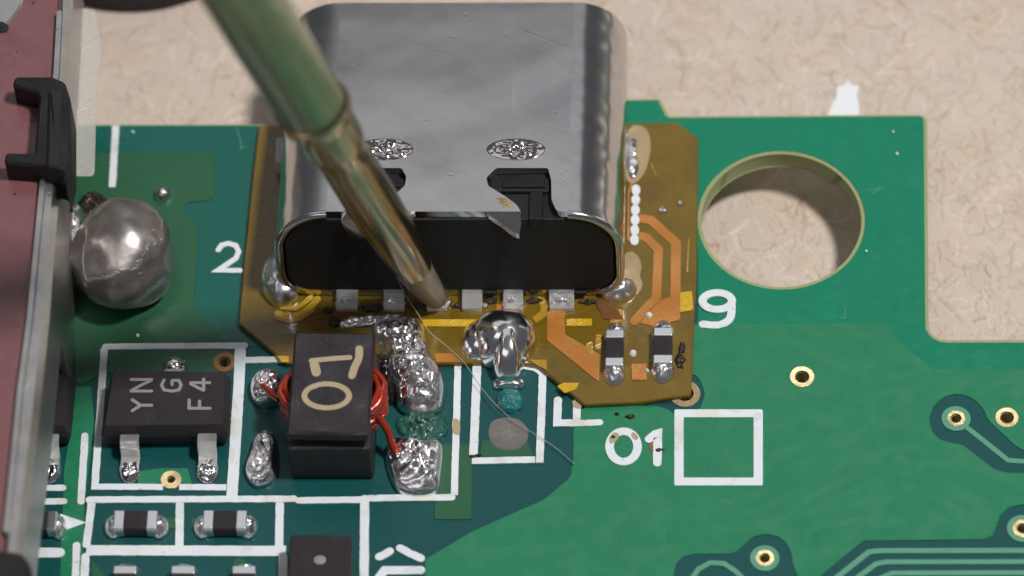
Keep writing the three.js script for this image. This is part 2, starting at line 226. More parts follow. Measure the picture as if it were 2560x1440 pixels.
// ---------------------------------------------------------------- materials
const rgb = (r, g, b) => new THREE.Color().setRGB(r, g, b);
const P = (o) => new THREE.MeshPhysicalMaterial(o);
const M = {
  card: P({ map: tile(cardMap, 34), bumpMap: tile(cardBump, 34), bumpScale: 0.0002, roughness: 0.95, specularIntensity: 0.3 }),
  whitePaper: P({ color: rgb(0.82, 0.86, 0.9), roughness: 0.9, bumpMap: tile(fine, 3), bumpScale: 0.00002 }),
  laminate: P({ color: rgb(0.35, 0.4, 0.19), roughness: 0.6, bumpMap: tile(fine, 2), bumpScale: 0.00003 }),
  mask: P({ color: rgb(0.001, 0.25, 0.138), map: tile(maskMap, 24), roughness: 0.62, roughnessMap: tile(soft, 7), bumpMap: tile(soft, 5), bumpScale: 0.000006, specularIntensity: 0.8 }),
  maskMid: P({ color: rgb(0.001, 0.13, 0.1), map: tile(maskMap, 17), roughness: 0.6, roughnessMap: tile(soft, 6), bumpMap: tile(soft, 4), bumpScale: 0.000006 }),
  maskDark: P({ color: rgb(0.003, 0.088, 0.09), map: tile(maskMap, 19), roughness: 0.34, bumpMap: tile(soft, 4), bumpScale: 0.000006, specularIntensity: 0.8 }),
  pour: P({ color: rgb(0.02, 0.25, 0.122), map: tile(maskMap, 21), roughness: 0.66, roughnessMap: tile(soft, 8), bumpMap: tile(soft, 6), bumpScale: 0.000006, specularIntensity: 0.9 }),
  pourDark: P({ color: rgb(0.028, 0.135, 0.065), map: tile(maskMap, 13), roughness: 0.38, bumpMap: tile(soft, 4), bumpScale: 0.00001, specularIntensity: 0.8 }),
  trace: P({ color: rgb(0.12, 0.39, 0.26), map: tile(maskMap, 15), roughness: 0.4 }),
  silk: P({ color: rgb(0.86, 0.9, 0.93), roughness: 0.75, map: tile(inkMap, 9), bumpMap: tile(fine, 2.5), bumpScale: 0.000012 }),
  gold: P({ color: rgb(0.94, 0.74, 0.42), metalness: 1, roughness: 0.36, bumpMap: tile(fine, 1.5), bumpScale: 0.000012 }),
  goldPale: P({ color: rgb(0.62, 0.6, 0.34), metalness: 0, roughness: 0.4 }),
  brownRing: P({ color: rgb(0.3, 0.13, 0.045), roughness: 0.4, metalness: 0.3 }),
  flex: P({ color: rgb(0.2, 0.135, 0.01), map: tile(amberMap, 9), roughness: 0.24, bumpMap: tile(soft, 3), bumpScale: 0.00002, clearcoat: 0.5, clearcoatRoughness: 0.12, specularIntensity: 0.7 }),
  copper: P({ color: rgb(0.56, 0.215, 0.028), map: tile(metalTint, 4), roughness: 0.34, metalness: 0.15, bumpMap: tile(fine, 2), bumpScale: 0.000012, clearcoat: 0.4, clearcoatRoughness: 0.2 }),
  copperDull: P({ color: rgb(0.27, 0.11, 0.04), roughness: 0.4, metalness: 0.4, bumpMap: tile(fine, 1), bumpScale: 0.00003 }),
  yellow: P({ color: rgb(0.6, 0.36, 0.008), roughness: 0.3, bumpMap: tile(soft, 1.5), bumpScale: 0.00003, clearcoat: 0.5 }),
  amber: P({ color: rgb(0.4, 0.22, 0.015), roughness: 0.3, bumpMap: tile(soft, 1.5), bumpScale: 0.00003, clearcoat: 0.5 }),
  tanPad: P({ color: rgb(0.5, 0.38, 0.22), roughness: 0.4, metalness: 0.3, bumpMap: tile(fine, 1.5), bumpScale: 0.00003 }),
  shell: P({ color: rgb(0.76, 0.735, 0.71), map: tile(metalTint, 14), metalness: 1, roughness: 0.15, bumpMap: tile(shellBump, 15), bumpScale: 0.000017 }),
  shellSide: P({ color: rgb(0.74, 0.73, 0.72), map: tile(metalTint, 6), metalness: 1, roughness: 0.19 }),
  weld: P({ color: rgb(0.8, 0.72, 0.72), metalness: 1, roughness: 0.08 }),
  solder: P({ color: rgb(0.84, 0.83, 0.86), metalness: 1, roughness: 0.17 }),
  solderRough: P({ color: rgb(0.8, 0.78, 0.8), metalness: 1, roughness: 0.24, bumpMap: tile(soft, 3), bumpScale: 0.000012 }),
  solderBall: P({ color: rgb(0.62, 0.57, 0.54), map: tile(metalTint, 2.5), metalness: 1, roughness: 0.42, bumpMap: tile(soft, 7), bumpScale: 0.000012 }),
  solderSatin: P({ color: rgb(0.86, 0.86, 0.88), metalness: 1, roughness: 0.3 }),
  solderDull: P({ color: rgb(0.46, 0.44, 0.42), metalness: 0.7, roughness: 0.5, bumpMap: tile(fine, 1.2), bumpScale: 0.00006 }),
  tin: P({ color: rgb(0.84, 0.84, 0.84), metalness: 1, roughness: 0.34, bumpMap: tile(fine, 1.2), bumpScale: 0.00004 }),
  blackPlastic: P({ color: rgb(0.009, 0.0095, 0.011), roughness: 0.5, bumpMap: tile(fine, 2.2), bumpScale: 0.000018, specularIntensity: 0.7 }),
  epoxy: P({ color: rgb(0.026, 0.021, 0.026), roughness: 0.6, bumpMap: tile(fine, 1.4), bumpScale: 0.00003 }),
  ferrite: P({ color: rgb(0.024, 0.019, 0.026), roughness: 0.4, bumpMap: tile(fine, 1.8), bumpScale: 0.000026 }),
  wire: P({ color: rgb(0.4, 0.036, 0.015), metalness: 0.35, roughness: 0.2, clearcoat: 0.7, clearcoatRoughness: 0.1 }),
  tanInk: P({ color: rgb(0.52, 0.43, 0.27), roughness: 0.7, bumpMap: tile(fine, 1), bumpScale: 0.00002 }),
  greyInk: P({ color: rgb(0.25, 0.25, 0.25), roughness: 0.7 }),
  film: P({ color: rgb(0.23, 0.1, 0.105), map: tile(filmMap, 6), roughness: 0.25, bumpMap: tile(soft, 3), bumpScale: 0.00001 }),
  frame: P({ color: rgb(0.62, 0.6, 0.58), metalness: 1, roughness: 0.36, map: tile(metalTint, 5), bumpMap: tile(metalBump, 12), bumpScale: 0.00002 }),
  clearFilm: P({ color: rgb(0.86, 0.85, 0.82), transmission: 0.72, roughness: 0.32, thickness: 0, bumpMap: tile(soft, 2), bumpScale: 0.00003 }),
  stain: P({ color: rgb(0.5, 0.42, 0.27), roughness: 0.5, bumpMap: tile(fine, 1), bumpScale: 0.00002 }),
  fluxWet: P({ color: rgb(0.012, 0.009, 0.009), roughness: 0.1, bumpMap: tile(soft, 1.2), bumpScale: 0.00003, clearcoat: 1, clearcoatRoughness: 0.06 }),
  flux: P({ color: rgb(0.035, 0.02, 0.008), roughness: 0.35, bumpMap: tile(soft, 1.2), bumpScale: 0.00004 }),
  wetMask: P({ color: rgb(0.003, 0.1, 0.075), roughness: 0.12, bumpMap: tile(soft, 0.8), bumpScale: 0.00006, clearcoat: 1, clearcoatRoughness: 0.05 }),
  tealWet: P({ color: rgb(0.003, 0.17, 0.18), roughness: 0.1, bumpMap: tile(soft, 0.9), bumpScale: 0.00005, clearcoat: 1, clearcoatRoughness: 0.05 }),
  iron: P({ color: rgb(0.58, 0.5, 0.31), metalness: 1, roughness: 0.19, map: tile(metalTint, 3), bumpMap: tile(metalBump, 8), bumpScale: 0.00002 }),
  ironBarrel: P({ color: rgb(0.34, 0.4, 0.25), metalness: 0.75, roughness: 0.24, map: tile(metalTint, 5), bumpMap: tile(soft, 6), bumpScale: 0.000012 }),
  ironTip: P({ color: rgb(0.36, 0.32, 0.24), metalness: 1, roughness: 0.2, bumpMap: tile(fine, 1.2), bumpScale: 0.00005 }),
  rubber: P({ color: rgb(0.016, 0.013, 0.02), roughness: 0.65, bumpMap: tile(fine, 2), bumpScale: 0.00003 }),
  hair: P({ color: rgb(0.36, 0.34, 0.3), roughness: 0.4, specularIntensity: 1 }),
};

// ---------------------------------------------------------------- cardboard under the board
const CARD_Y = -1.85;
{
  const g = new THREE.BoxGeometry(96, 2, 76); g.translate(0, CARD_Y - 1, 0);
  const c = obj('cardboard_surface', g, M.card, scene, { kind: 'structure', label: 'tan paper cardboard sheet with tangled fibres under the board', category: 'cardboard' });
  obj('white_paint_mark', slab(smoothLine(UU([[2072, 300], [2080, 262], [2090, 246], [2094, 218], [2112, 212], [2118, 203], [2132, 214], [2146, 216], [2142, 240], [2147, 262], [2140, 300]], CARD_Y), 5, true), CARD_Y + 0.002, CARD_Y + 0.02), M.whitePaper, c);
}

// ---------------------------------------------------------------- the circuit board
const board = thing('circuit_board', 'green circuit board with a round mounting hole and white printing, resting on cardboard', 'circuit board', [0, 0], -0.6);
const HOLE = [7.03, -2.15, 2.12];
const vias = [ // px, py, hole radius, ring radius (mm), look
  [2005, 944, 0.2, 0.32, 'gold'], [2390, 1048, 0.15, 0.24, 'goldTrace'], [2517, 1046, 0.19, 0.3, 'gold'], [1912, 1397, 0.15, 0.24, 'goldTrace'], [2556, 1323, 0.16, 0.26, 'goldTrace'],
  [428, 1201, 0.12, 0.27, 'gold'], [562, 907, 0.17, 0.3, 'brown'], [1712, 986, 0.24, 0.4, 'half'], [574, 1040, 0.09, 0.17, 'brown'], [1637, 1118, 0.08, 0.15, 'brown'],
].map(([x, y, r, k, look]) => ({ c: U(x, y), r, k, look }));
const viaHoles = (poly) => vias.filter((v) => inside(v.c[0], v.c[1], poly)).map((v) => circle(v.c[0], v.c[1], v.r, 18));
const outline = rounded([...UU([[-420, 312], [700, 308], [724, 600], [1545, 600], [1562, 247], [1650, 245]]), [...U(1674, 288), 0.05], [...U(2318, 284), 0.28], [...U(2322, 848), 0.5], ...UU([[2900, 848], [2900, 1800], [-420, 1800]])], 0.06);
const holeRing = (r) => circle(HOLE[0], HOLE[1], r, 64);
const shrink = (p, d) => { const a = offset(p, d, true), b = offset(p, -d, true), ar = (q) => Math.abs(q.reduce((s, v, i) => s + v[0] * q[(i + 1) % q.length][1] - v[1] * q[(i + 1) % q.length][0], 0)); return ar(a) < ar(b) ? a : b; };
obj('laminate', slab(outline, -0.6, -0.03, [holeRing(HOLE[2]), ...viaHoles(outline)], 0.02), M.laminate, board, { label: 'pale yellow green bare laminate edge' });
// low parts soldered under the board carry it above the cardboard
for (const [x, y] of [[300, 700], [300, 1500], [2600, 1500], [1500, 1300]]) { const [a, b] = U(x, y); obj('underside_component', box(2.2, -0.6 - CARD_Y, 1.6, 0.08, a, (CARD_Y - 0.6) / 2, b), M.epoxy, board); }
const maskEdge = shrink(outline, 0.085).map(([x, z]) => [x + 0.02 * n2(x * 3, z * 3), z + 0.02 * n2(x * 3 + 9, z * 3)]);
obj('solder_mask', slab(maskEdge, -0.03, 0, [holeRing(HOLE[2] + 0.09), ...viaHoles(maskEdge)], 0.012), M.mask, board);
// darker areas, where copper on the far side keeps light from shining through the laminate
const dark = (pts, mat = M.maskDark) => { const p = rounded(UU(pts), 0.15); return obj('dark_solder_mask', slab(p, 0, 0.008, viaHoles(p)), mat, board); };
dark([[-400, 318], [692, 316], [716, 860], [600, 852], [-400, 856]], M.maskMid);
dark([[-400, 864], [590, 862], [716, 868], [722, 615], [1745, 615], [1745, 800], [1738, 830], [2210, 826], [2240, 870], [2320, 940], [2880, 940], [2880, 1780], [-400, 1780]]);
let lift = 0;
const pour = (name, pts, mat, r = 0.12) => { const p = rounded(UU(pts), r), h = 0.034 + (lift++ % 5) * 0.0015; return obj(name, slab(p, 0.008, h, viaHoles(p), 0.008), mat, board); };
pour('copper_pour', [[1660, 812], [2222, 808], [2232, 834], [2252, 858], [2335, 925], [2880, 921], [2880, 1130], [2560, 1128], [2538, 1116], [2470, 1052], [2460, 1028], [2440, 1003], [2415, 990], [2390, 986], [2360, 993], [2335, 1015], [2322, 1048], [2330, 1080], [2350, 1101], [2378, 1108], [2406, 1113], [2485, 1174], [2515, 1183], [2880, 1183], [2880, 1290], [2620, 1288], [2595, 1272], [2555, 1262], [2520, 1270], [2500, 1290], [2491, 1318], [2484, 1338], [2460, 1350], [2158, 1353], [2050, 1442], [2020, 1500], [2000, 1500], [1994, 1440], [1982, 1415], [1979, 1388], [1967, 1360], [1945, 1342], [1912, 1336], [1880, 1344], [1857, 1366], [1840, 1382], [1820, 1386], [1740, 1386], [1708, 1392], [1690, 1410], [1684, 1440], [1684, 1760], [1063, 1760], [1063, 1400], [1180, 1330], [1360, 1250], [1425, 1195], [1433, 1150], [1433, 1076], [1442, 1032], [1468, 1018], [1640, 1015], [1668, 1024], [1690, 1040], [1722, 1040], [1750, 1022], [1762, 988], [1752, 955], [1738, 938], [1660, 938]], M.pour, 0.09);
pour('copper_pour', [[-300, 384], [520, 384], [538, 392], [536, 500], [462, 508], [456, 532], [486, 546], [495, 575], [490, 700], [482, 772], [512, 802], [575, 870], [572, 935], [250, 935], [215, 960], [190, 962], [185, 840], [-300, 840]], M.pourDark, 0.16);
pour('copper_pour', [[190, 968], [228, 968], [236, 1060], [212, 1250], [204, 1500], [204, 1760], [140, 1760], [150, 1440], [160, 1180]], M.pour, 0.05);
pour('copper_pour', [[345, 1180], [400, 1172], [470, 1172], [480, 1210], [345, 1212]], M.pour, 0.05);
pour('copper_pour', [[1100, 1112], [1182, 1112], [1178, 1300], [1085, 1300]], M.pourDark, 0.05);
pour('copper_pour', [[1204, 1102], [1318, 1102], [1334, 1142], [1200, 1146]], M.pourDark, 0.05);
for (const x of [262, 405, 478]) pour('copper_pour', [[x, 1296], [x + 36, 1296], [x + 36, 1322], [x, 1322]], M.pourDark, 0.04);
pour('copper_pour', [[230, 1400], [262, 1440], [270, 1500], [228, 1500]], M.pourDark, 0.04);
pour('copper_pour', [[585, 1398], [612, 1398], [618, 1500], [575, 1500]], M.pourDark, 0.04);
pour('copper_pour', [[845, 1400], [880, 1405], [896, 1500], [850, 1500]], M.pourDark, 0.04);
for (const [pts, w] of [
  [[[2420, 1072], [2520, 1152], [2560, 1155], [2860, 1155]], 13], [[[1990, 1520], [2098, 1440], [2172, 1381], [2200, 1378], [2860, 1377]], 14], [[[2060, 1520], [2150, 1440], [2190, 1411], [2215, 1406], [2860, 1405]], 13],
  [[[2120, 1520], [2202, 1446], [2230, 1434], [2860, 1432]], 13], [[[2200, 1500], [2240, 1470], [2860, 1464]], 13], [[[1722, 1500], [1728, 1450], [1746, 1424], [1775, 1408], [1810, 1410], [1840, 1430], [1870, 1460]], 13],
]) obj('copper_trace', ribbon(rounded(UU(pts), 0.0).map((p) => p), w / 96, 0.008, 0.03), M.trace, board);
for (const v of vias) {
  const [x, z] = v.c, pale = v.look === 'goldTrace', ringMat = v.look === 'brown' ? M.brownRing : v.look === 'half' ? M.tanPad : M.gold;
  const ring = obj('via', slab(circle(x, z, v.k, 26), -0.01, 0.052, [circle(x, z, v.r, 18)], 0.01), ringMat, board);
  if (pale) obj('mask_ring', slab(circle(x, z, v.k + 0.13, 26), 0.008, 0.04, [circle(x, z, v.k, 26)]), M.trace, ring);
  const barrel = new THREE.CylinderGeometry(v.r, v.r, 0.58, 18, 1, true); barrel.translate(x, -0.25, z); obj('barrel', barrel, v.look === 'brown' ? M.brownRing : M.gold, ring);
}

// white printing
let print = 0;
const silkH = () => 0.052 + (print++ % 9) * 0.0016;
const silk = (name, pts, w = 18, o = {}) => { let p = UU(pts); if (o.curve) p = smoothLine(p, o.curve, o.closed); return obj(name, ribbon(p, w / 96, 0, silkH(), o.closed, o.square, o.closed ? 0 : 0.008), M.silk, board); };
silk('silkscreen_line', [[290, 316], [281, 470]], 18, { square: true });
// box round the transistor
silk('silkscreen_line', [[264, 869], [612, 866]], 17);
silk('silkscreen_line', [[261, 878], [238, 1212]], 18);
silk('silkscreen_line', [[229, 1219], [408, 1220]], 17, { square: true }); silk('silkscreen_line', [[449, 1220], [566, 1221]], 17, { square: true });
silk('silkscreen_line', [[601, 874], [598, 960], [580, 1246]], 27, { square: true });
silk('silkscreen_line', [[614, 903], [730, 900]], 17);
silk('silkscreen_line', [[213, 1092], [203, 1256]], 18);
// rows below
silk('silkscreen_line', [[224, 1252], [735, 1250]], 18); silk('silkscreen_line', [[229, 1262], [217, 1364]], 19); silk('silkscreen_line', [[450, 1262], [449, 1364]], 20); silk('silkscreen_line', [[700, 1262], [698, 1364]], 20);
silk('silkscreen_line', [[216, 1378], [715, 1380]], 28, { square: true }); silk('silkscreen_line', [[214, 1394], [206, 1560]], 20); silk('silkscreen_line', [[708, 1394], [706, 1560]], 21); silk('silkscreen_line', [[912, 1250], [910, 1560]], 22);
silk('silkscreen_line', [[746, 1254], [900, 1252]], 18);
silk('silkscreen_line', [[192, 1366], [186, 1520]], 18);
silk('silkscreen_line', [[-40, 1222], [158, 1222]], 17); silk('silkscreen_line', [[-40, 1256], [160, 1256]], 17); silk('silkscreen_line', [[-40, 1384], [150, 1384]], 27);
obj('silkscreen_arrow', slab(UU([[151, 1287], [216, 1309], [152, 1332]]), 0, silkH()), M.silk, board);
// boxes right of the inductor
silk('silkscreen_line', [[1145, 917], [1136, 1240]], 17, { square: true }); silk('silkscreen_line', [[924, 1248], [1130, 1246]], 18);
silk('silkscreen_line', [[1193, 918], [1184, 1136]], 21); silk('silkscreen_line', [[1180, 1155], [1338, 1152]], 18, { square: true }); silk('silkscreen_line', [[1310, 917], [1338, 922], [1357, 936], [1355, 1000], [1349, 1160]], 19, { square: true });
const rect = (name, x0, y0, x1, y1, w) => obj(name, (() => { const o = rounded(UU([[x0, y0], [x1, y0], [x1, y1], [x0, y1]]), 0.06), i = rounded(UU([[x0 + w, y0 + w * 0.85], [x1 - w, y0 + w * 0.85], [x1 - w, y1 - w * 0.85], [x0 + w, y1 - w * 0.85]]), 0.04); return slab(o, 0, silkH(), [i]); })(), M.silk, board);
rect('silkscreen_box', 1686, 1026, 1907, 1216, 23);
// characters
silk('printed_digit_two', [[546, 628], [554, 615], [572, 611], [590, 616], [597, 631], [590, 648], [566, 664], [545, 678], [602, 679]], 14);
silk('printed_digit_nine', ell(1793, 755, 37, 21, 20), 20, { closed: true }); silk('printed_digit_nine', [[1829, 768], [1828, 790], [1818, 806], [1795, 815], [1757, 813]], 20, { curve: 4 });
silk('printed_letter_f', [[1395, 1003], [1393, 1060], [1432, 1060]], 20); silk('printed_letter_f', [[1443, 1006], [1442, 1050]], 19); silk('printed_letter_f', [[1440, 1061], [1499, 1059]], 17);
silk('printed_digit_zero', ell(1559, 1119, 35, 38, 28), 21, { closed: true });
silk('printed_digit_one', [[1622, 1101], [1638, 1088], [1645, 1086], [1643, 1160]], 21);
silk('printed_character', [[948, 1394], [962, 1388], [975, 1380]], 20); silk('printed_character', [[1052, 1398], [1025, 1386], [1000, 1372]], 20); silk('printed_character', [[948, 1500], [948, 1446], [962, 1428], [1052, 1428]], 22);
// scratches and dust on the mask
for (const pts of [[[592, 322], [600, 345], [603, 372], [612, 368]], [[2100, 795], [2112, 796], [2113, 768]], [[2165, 478], [2200, 470]], [[2180, 485], [2210, 468]], [[1455, 640], [1456, 642]]]) obj('scratch', ribbon(UU(pts), 0.02, 0, 0.012), M.trace, board);
for (const [x, y, s] of [[2233, 332, 2.5], [2243, 386, 3], [2166, 630, 2.5], [333, 332, 3], [345, 841, 4]]) obj('dust_speck', slab(ell(x, y, s, s, 9).map(([a, b]) => U(a, b)), 0, 0.06), M.silk, board);
for (const [x, y, s] of [[1575, 1042, 9], [1543, 1036, 5], [1182, 1142, 8], [1195, 1138, 6], [1532, 1095, 7], [1648, 1125, 9]]) obj('flux_speck', dome(ell(x, y, s * 1.3, s * 0.8, 8, 0.4, x), 0.03, 0.06, { rings: 4 }), M.flux, board);

// brown flux stains on the printing and dark flux between the socket's tails
for (const [pts, h] of [[[[1524, 1096], [1538, 1084], [1548, 1090], [1540, 1106], [1526, 1112]], 0.066], [[[1133, 1050], [1148, 1054], [1147, 1090], [1134, 1086]], 0.066], [[[1432, 1006], [1450, 1004], [1452, 1024], [1436, 1022]], 0.066], [[[1582, 1084], [1596, 1096], [1590, 1104], [1578, 1092]], 0.066]]) obj('flux_stain', slab(smoothLine(UU(pts), 4, true), 0.02, h + 0.004), M.stain, board);
// ---------------------------------------------------------------- amber flex circuit under the socket
const FY = 0.2;
const flex = thing('flex_circuit', 'amber flexible circuit with orange traces between the socket and the green board', 'flex circuit', U(1200, 700), 0.03);
const flexPoly = rounded(UU([[648, 312], [718, 311], [742, 606], [1532, 606], [1560, 308], [1692, 304], [1746, 346], [1742, 700], [1736, 800], [1728, 988], [1690, 992], [1600, 1006], [1462, 1012], [1345, 915], [1300, 908], [716, 908], [596, 808], [612, 640], [634, 420]], FY), 0.06);
obj('polyimide_film', slab(flexPoly, 0.03, FY, [], 0.03), M.flex, flex);
let fl = 0; const FH = () => FY + 0.018 + (fl++ % 6) * 0.0025;
const fpatch = (name, pts, mat, r = 0.05) => obj(name, slab(rounded(UU(pts, FY), r), FY - 0.005, FH(), [], 0.006), mat, flex);
const fline = (name, pts, w, mat) => obj(name, ribbon(UU(pts, FY), w / 96, FY - 0.005, FH()), mat, flex);
fline('copper_trace', [[1604, 547], [1628, 551], [1690, 608], [1688, 778]], 25, M.copper);
fline('copper_trace', [[1604, 590], [1617, 595], [1646, 624], [1641, 745], [1618, 768], [1586, 804]], 23, M.copper);
fpatch('copper_junction', [[1650, 752], [1676, 742], [1702, 760], [1700, 800], [1672, 806], [1640, 818], [1598, 808], [1618, 786]], M.copper);
fpatch('copper_trace', [[1368, 772], [1412, 772], [1413, 837], [1500, 887], [1498, 955], [1484, 946], [1367, 851]], M.copper);
fpatch('copper_pad', [[1578, 910], [1617, 910], [1618, 951], [1580, 951]], M.copper, 0.03);
fpatch('copper_pad', [[1240, 762], [1294, 762], [1294, 784], [1282, 790], [1240, 784]], M.copper, 0.03);
fpatch('copper_pad', [[834, 768], [896, 766], [890, 784], [834, 788]], M.copperDull, 0.03);
fpatch('copper_pad', [[780, 806], [822, 804], [824, 822], [778, 824]], M.copperDull, 0.03);
fpatch('copper_pad', [[955, 764], [1010, 764], [1010, 778], [955, 780]], M.copperDull, 0.03);
fpatch('copper_pad', [[1345, 742], [1374, 752], [1372, 786], [1340, 808], [1330, 796], [1352, 776]], M.amber, 0.04);
fpatch('copper_pad', [[1480, 742], [1540, 768], [1560, 800], [1510, 800]], M.copperDull, 0.05);
fpatch('yellow_opening', [[1700, 732], [1730, 728], [1734, 776], [1700, 782]], M.yellow, 0.06);
fpatch('yellow_opening', [[1416, 797], [1480, 797], [1480, 815], [1416, 815]], M.yellow, 0.03);
fpatch('yellow_opening', [[1056, 799], [1196, 799], [1180, 817], [1058, 816]], M.yellow, 0.03);
fpatch('yellow_opening', [[1524, 772], [1560, 774], [1562, 802], [1526, 812]], M.amber, 0.06);
fpatch('yellow_opening', [[1489, 836], [1506, 838], [1502, 876], [1487, 874]], M.amber, 0.05);
fpatch('yellow_opening', [[1463, 860], [1482, 854], [1484, 888], [1468, 882]], M.amber, 0.05);
fpatch('yellow_opening', [[1392, 966], [1410, 958], [1448, 958], [1440, 974], [1412, 984]], M.yellow, 0.05);
fpatch('yellow_opening', [[692, 890], [722, 890], [722, 906], [704, 906]], M.yellow, 0.02);
fpatch('yellow_opening', [[1084, 884], [1130, 884], [1152, 906], [1092, 906]], M.copper, 0.05);
fpatch('yellow_opening', [[1322, 900], [1366, 900], [1368, 926], [1346, 916]], M.amber, 0.02);
// curved yellow stiffener peeking out by the front leg
fline('yellow_arc', [[694, 784], [724, 794], [756, 784], [780, 764], [794, 748]], 17, M.yellow); fline('yellow_arc', [[706, 770], [740, 772], [764, 756], [778, 744]], 13, M.yellow); fline('copper_arc', [[690, 796], [722, 806], [752, 798], [782, 778]], 10, M.copper);
for (let i = 0; i < 6; i++) obj('white_ink_dot', slab(ell(1590 - i * 0.8, 476 + i * 25, 11, 13.5, 14).map(([x, y]) => U(x, y, FY)), FY - 0.005, FY + 0.03 + (i % 2) * 0.003), M.silk, flex);
for (const [x, y, a, b] of [[930, 772, 30, 10], [1050, 768, 34, 9], [1226, 752, 18, 12], [1150, 766, 22, 8], [1335, 752, 20, 8], [820, 778, 14, 9], [836, 806, 16, 14], [1470, 756, 26, 7], [1700, 900, 12, 24], [1706, 870, 8, 14]]) obj('flux_spot', dome(ell(x, y, a, b, 12, 0.35, x), FY, 0.09, { lump: 0.04, freq: 5, rings: 8, b: 0.5 }), M.flux, flex);
// slots of the socket's legs with their pads
const slotPad = (pts, in_) => { obj('slot_pad', slab(smoothLine(UU(pts, FY), 4, true), FY - 0.005, FH()), M.tanPad, flex); };
slotPad([[1570, 330], [1588, 314], [1612, 320], [1626, 350], [1622, 400], [1606, 440], [1582, 460], [1568, 450]]);
slotPad([[1560, 640], [1578, 630], [1594, 640], [1604, 668], [1600, 690], [1606, 712], [1592, 738], [1566, 742]]);
fline('exposed_trace', [[1580, 460], [1572, 480], [1571, 600]], 6, M.copper);
fline('scratch', [[1722, 600], [1718, 680]], 4, M.amber); fline('scratch', [[1628, 410], [1640, 440]], 3, M.amber);
obj('polyimide_tear', dome([[1506, 1004], [1530, 998], [1560, 1000], [1572, 1006], [1555, 1014], [1520, 1014]], 0.05, 0.12, { lump: 0.04 }), M.amber, flex);
for (const [x, y, s] of [[1650, 528, 7], [1656, 522, 6], [1662, 530, 6], [1700, 508, 9], [1706, 514, 5], [1582, 884, 10], [1622, 789, 9], [1617, 928, 6]]) obj('solder_speck', dome(ell(x, y, s, s * 0.85, 9, 0.2, x), FY + 0.01, 0.1, { rings: 6 }), y > 700 ? M.silk : M.solder, flex);

